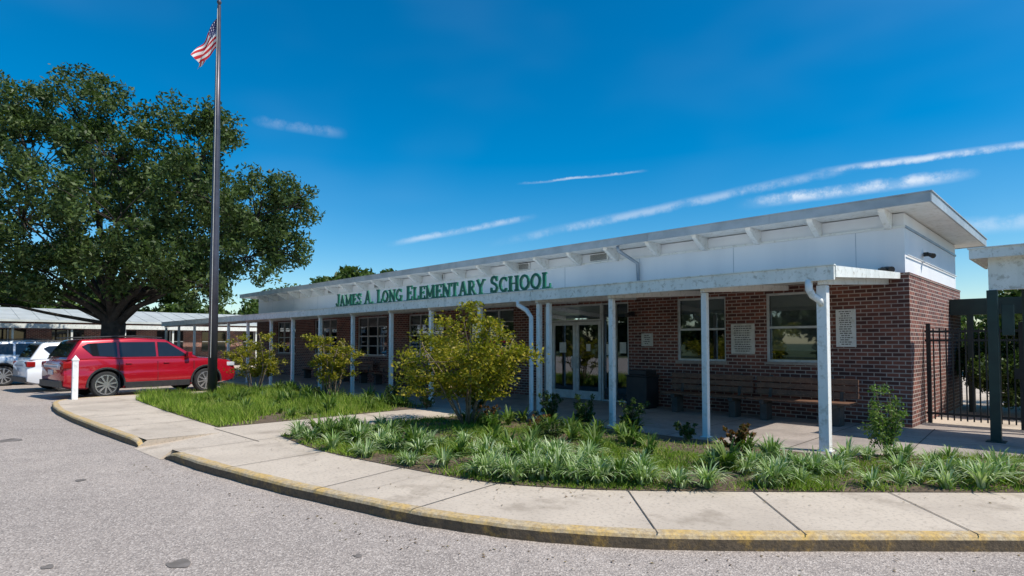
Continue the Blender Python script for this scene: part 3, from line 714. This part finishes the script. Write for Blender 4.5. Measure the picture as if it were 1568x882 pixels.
myrtle(-8.75,7.55,2.26,1.6,17000,.6,3); myrtle(-15.0,8.0,2.1,.85,5500,.5,4); myrtle(-19.0,7.5,2.1,.95,5500,.5,5)
random.seed(21)
def shrub(name,x,y,h,r,n,mat,lo=.03,hi=.07):
    g=group(name,(x,y,0)); mb=MB(); P=[]
    for k in range(14):
        a=random.random()*6.28; rr=r*random.random()**.6; t=(rr*math.cos(a),rr*math.sin(a),h*random.uniform(.35,1))
        limb(mb,(0,0,0),t,.008,.003,n=4,seg=3)
        for q in (1,.75,.5): P.append(ball(tuple(Vector(t)*q+Vector((random.uniform(-.04,.04),random.uniform(-.04,.04),0))),h*.10,n//38,.7))
    mb.build('stems',[M_bark2],g); P=np.vstack(P); P=P[P[:,2]>.02]; leaf_mesh('foliage',P,lo,hi,.5,mat,g)
shrub('shrub',-7.95,9.0,.62,.28,1500,L_dark); shrub('shrub',-7.05,8.95,.62,.26,1400,L_dark); shrub('shrub',-5.95,8.9,.62,.30,1500,L_dark)
shrub('shrub',-2.25,9.8,.98,.30,2300,L_lgt,.025,.06); shrub('red_shrub',-3.85,8.55,.42,.28,1500,L_red)
shrub('shrub',-10.1,9.0,.6,.35,1400,L_dark); shrub('shrub',-13.3,8.8,.6,.35,1400,L_dark); shrub('shrub',-16.9,8.8,.6,.35,1400,L_dark); shrub('shrub',-11.9,8.9,.5,.3,1000,L_dark)
shrub('shrub',-9.0,8.3,.35,.3,700,L_red); shrub('shrub',-4.9,9.0,.35,.25,700,L_dark); shrub('shrub',-6.6,7.6,.32,.25,700,L_dark); shrub('red_shrub',-7.4,8.2,.3,.25,600,L_red)

cs=[]
F2=frontS
for k in range(125):
    t=random.random()**.85; i=int((1-t)*(len(F2)-2)); p=F2[i]; q=F2[i+1]; l=math.dist(p,q); nx,ny=(q[1]-p[1])/l,-(q[0]-p[0])/l
    nx,ny=-nx,-ny; o=random.choice((.22,.26,.75,1.2,1.7))+random.uniform(-.1,.12)
    u=random.random(); cs.append((p[0]+(q[0]-p[0])*u+nx*o,p[1]+(q[1]-p[1])*u+ny*o,random.uniform(.7,1.25)))
for k in range(22):
    u=random.random(); cs.append((-2.9+3.6*u+random.uniform(-.35,.1),7.0+3.3*u+random.uniform(-.1,.5),random.uniform(.8,1.2)))
cs=[c for c in cs if inpoly(np.array([[c[0],c[1]]]),bed2)[0]]
tufts('liriope_border',cs,L_lir,nb=60,w=.015)
cs=[]
for k in range(46): 
    x=random.uniform(-10,-3.4); y=random.uniform(5.2,9.1)
    if inpoly(np.array([[x,y]]),bed2)[0]: cs.append((x,y,random.uniform(.8,1.3)))
for k in range(75): cs.append((random.uniform(-20,-12.4),4.8+4.3*random.random()**.7,random.uniform(.6,1.4)))
for k in range(14): cs.append((random.uniform(-10.1,-8),random.uniform(4.7,5.6),random.uniform(.9,1.3)))
tufts('daylily_clump',cs,L_lgt,(.3,.5),34,.024)
def dfield(P,sc): return np.sin(P[:,0]*sc+1.3*np.sin(P[:,1]*sc*.8))+np.sin(P[:,1]*sc*1.1+1.7*np.sin(P[:,0]*sc*.6+1))
P=scatter(bed2,78000); P=P[dfield(P,2.3)+.6*dfield(P,6.1)+rng.normal(size=len(P))*.6+.3*(P[:,0]>-3)>-.45]; k=(P[:,1]<8.0)|((P[:,0]>-2.6)&(rng.random(len(P))<.5))|(rng.random(len(P))<.12); P=P[k]
blades('ground_cover',P,.008,.03,.10,.015,L_grass,1.3,hm=1+.4*dfield(P,4.1))
P=scatter(bed1,66000); P=P[dfield(P,1.7)+.6*dfield(P,5.3)+rng.normal(size=len(P))*.6>-.9]; k=(P[:,1]<8.2)|(rng.random(len(P))<.15); P=P[k]
blades('grass',P,.008,.05,.20,.020,L_grass,.9,hm=1.1+.5*dfield(P,2.7))
P=scatter(bed2,9000); P=P[P[:,1]<8.6]; P3=np.column_stack([P,.03+rng.random(len(P))*.05]); leaf_mesh('leaf_litter',P3,.03,.06,.5,L_lgt,None,.3)
P=[]
KAn=[p for p in KA if -10<p[0]<2]
for k in range(170):
    p=random.choice(KAn); o=-abs(random.gauss(0,.15))-.02
    P.append((p[0]+random.uniform(-.3,.3),p[1]+o+random.uniform(-.1,.0)-.25,-.122))
for k in range(160):
    p=random.choice(frontS); P.append((p[0]+random.uniform(-.1,.25),p[1]-abs(random.gauss(0,.5)),.010))
leaf_mesh('fallen_leaves',np.array(P),.015,.045,.5,L_dry,None,.1)

# ------------------------------------------------------------------ right side
R_=group('covered_walkway')
mb=MB(); mb.box(-1.55,6,12.28,12.32,3.02,3.18); mb.box(-1.55,-1.51,12.322,14.2,3.02,3.18); mb.box(-1.51,6,12.322,14.2,3.05,3.12)
mb.box(-1.57,6,12.26,12.33,3.182,3.20); mb.box(-1.33,6,12.5,12.62,2.50,3.048); mb.build('walkway_roof',[M_canopy],R_)
mb=MB(); mb.box(-1.36,-1.22,12.48,12.62,0.004,2.50); mb.box(-1.18,-1.02,12.53,12.6,1.75,2.25); mb.box(-1.42,-1.16,12.42,12.68,.004,.02); mb.box(-1.02,-.9,13.9,14.02,.004,3.04); mb.build('walkway_post',[M_green_post],R_,bevel=.006)
L_=group('rear_covered_walkway'); mb=MB(); mb.box(XR+.01,3,17.6,17.75,2.30,2.68); mb.box(XR+.01,3,17.76,20.2,2.60,2.68); mb.box(-2.3,-2.18,17.62,17.74,0,2.30); mb.build('rear_canopy_beam',[M_green_post],L_)
R2=group('metal_gate_fence'); mb=MB(); x=XR+.06; Y=14.64
while x<5: mb.box(x-.012,x+.012,Y-.010,Y+.010,.08,1.93); x+=.105
for z in (.18,1.66,1.84): mb.box(XR+.02,5,Y-.02,Y-.011,z,z+.045)
for x in (XR+.08,-1.1,.4,2.0): mb.box(x-.035,x+.035,Y-.036,Y+.036,0.004,2.03)
mb.box(-1.2,-1.02,Y-.06,Y-.037,.95,1.15); mb.build('pickets',[M_black],R2)

# ------------------------------------------------------------------ far-left school wing
W=group('school_wing'); mb=MB(); fx=-48
mb.box(fx-10,fx,-14,24,-.1,2.95); mb.build('wing_walls',[M_brick],W)
M_metalroof=pm('standing_seam_roof',(.48,.50,.48),(.40,.42,.40),1,.6,metal=.0)
mb=MB(); mb.prism([(fx+.9,-14.6,2.96),(fx-5,-14.6,3.95),(fx-10.9,-14.6,2.96),(fx-10.9,-14.6,3.08),(fx-5,-14.6,4.08),(fx+.9,-14.6,3.08)],(0,39,0))
for k in range(40): y=-14.3+.98*k; mb.beam((fx+.9,y,3.09),(fx-5,y,4.09),.03,.03)
mb.build('wing_roof',[M_metalroof],W)
mb=MB()
for k in range(12):
    y=-12+3*k; mb.box(fx+.002,fx+.03,y,y+1.7,1.0,2.5,1); mb.box(fx+.031,fx+.05,y+.8,y+.86,1.0,2.5,0); mb.box(fx+.031,fx+.05,y,y+1.7,1.72,1.78,0)
mb.build('wing_windows',[M_alu,M_carglass],W)
mb=MB(); mb.box(fx+.95,fx+3.2,-14,24,2.62,2.72); mb.box(fx+3.2,fx+3.26,-14,24,2.52,2.78)
for k in range(14): y=-13+2.8*k; mb.box(fx+3.0,fx+3.1,y-.05,y+.05,-.1,2.62)
mb.build('wing_canopy',[M_canopy],W)

# ------------------------------------------------------------------ world, sun, camera
SV=Vector((.70,.26,1.0)).normalized()
el=math.asin(SV.z); az=math.atan2(SV.x,SV.y)
w=bpy.data.worlds.new('World'); S.world=w; w.use_nodes=True; nt=w.node_tree; n=N(nt); bg=nt.nodes['Background']
sky=n.new('ShaderNodeTexSky'); sky.sky_type='NISHITA'; sky.sun_disc=False; sky.sun_elevation=el; sky.sun_rotation=az
sky.air_density=1.0; sky.dust_density=.3; sky.ozone_density=3.0
hs=n.new('ShaderNodeHueSaturation'); hs.inputs['Saturation'].default_value=1.55; hs.inputs['Hue'].default_value=.494; n.link(sky.outputs[0],hs.inputs['Color'])
tc=n.new('ShaderNodeTexCoord').outputs['Generated']
nz=n.new('ShaderNodeVectorMath',operation='NORMALIZE'); n.link(tc,nz.inputs[0]); D=nz.outputs[0]
def dot(v):
    q=n.new('ShaderNodeVectorMath',operation='DOT_PRODUCT'); n.link(D,q.inputs[0]); q.inputs[1].default_value=v; return q.outputs['Value']
nf=n.noise(D,26,5,.7)
wob=n.math('MULTIPLY',n.math('SUBTRACT',nf,.5),.009)
brk=n.ramp(nf,.36,.64); total=None
def streak(p,q,wd,stg):
    global total
    p=Vector(p).normalized(); q=Vector(q).normalized(); nn=p.cross(q).normalized(); mid=((p+q)/2).normalized(); half=p.angle(q)/2
    al=nn.cross(mid)
    d=n.math('ABSOLUTE',n.math('ADD',dot(nn),wob))
    a=n.math('SUBTRACT',1.0,n.ramp(d,wd*.02,wd))
    t=n.math('ABSOLUTE',dot(al)); e=n.math('SUBTRACT',1.0,n.ramp(t,math.sin(half)*.5,math.sin(half)*1.08))
    f=n.math('GREATER_THAN',dot(mid),.3)
    k=n.math('MULTIPLY',n.math('MULTIPLY',a,e),n.math('MULTIPLY',f,stg)); k=n.math('MULTIPLY',k,n.math('MULTIPLY_ADD',brk,.75,.25))
    total=k if total is None else n.math('MAXIMUM',total,k)
streak((.1,1.5,.37),(-.344,1.056,.288),.007,.7); streak((-.26,1.14,.306),(-.72,.68,.168),.010,.34)
streak((-.431,.972,.234),(-.141,1.259,.288),.012,.75); streak((-.85,.556,.166),(-.674,.730,.214),.007,.42)
streak((-.692,.709,.269),(-.540,.861,.291),.003,.5); streak((-1.0,.38,.372),(-.89,.50,.350),.012,.15); streak((-.2,1.2,.19),(0,1.3,.2),.016,.3)
mp=n.new('ShaderNodeMapping'); mp.inputs['Scale'].default_value=(1.2,1.2,3.0); mp.inputs['Rotation'].default_value=(.2,.1,.5); n.link(D,mp.inputs[0])
haze=n.math('MULTIPLY',n.ramp(n.noise(mp.outputs[0],1.3,3,.5),.45,.85),.09)
tot=n.math('MAXIMUM',total,haze)
n.link(n.mix(tot,hs.outputs[0],(6.6,7.0,7.5)),bg.inputs[0]); bg.inputs[1].default_value=.14
sd=bpy.data.lights.new('sun','SUN'); sd.energy=5.0; sd.angle=math.radians(.5); sd.color=(1,.94,.84)
so=bpy.data.objects.new('sun',sd); COL.objects.link(so); so.rotation_euler=SV.to_track_quat('Z','Y').to_euler(); so.location=(10,10,30)
cd=bpy.data.cameras.new('camera'); cd.sensor_width=36; cd.lens=20.8; cd.shift_y=.033; cd.clip_end=4000; cd.clip_start=.05
co=bpy.data.objects.new('camera',cd); COL.objects.link(co); co.location=(0,0,1.625)
co.rotation_euler=(math.radians(90+2.07),0,math.radians(45)); S.camera=co
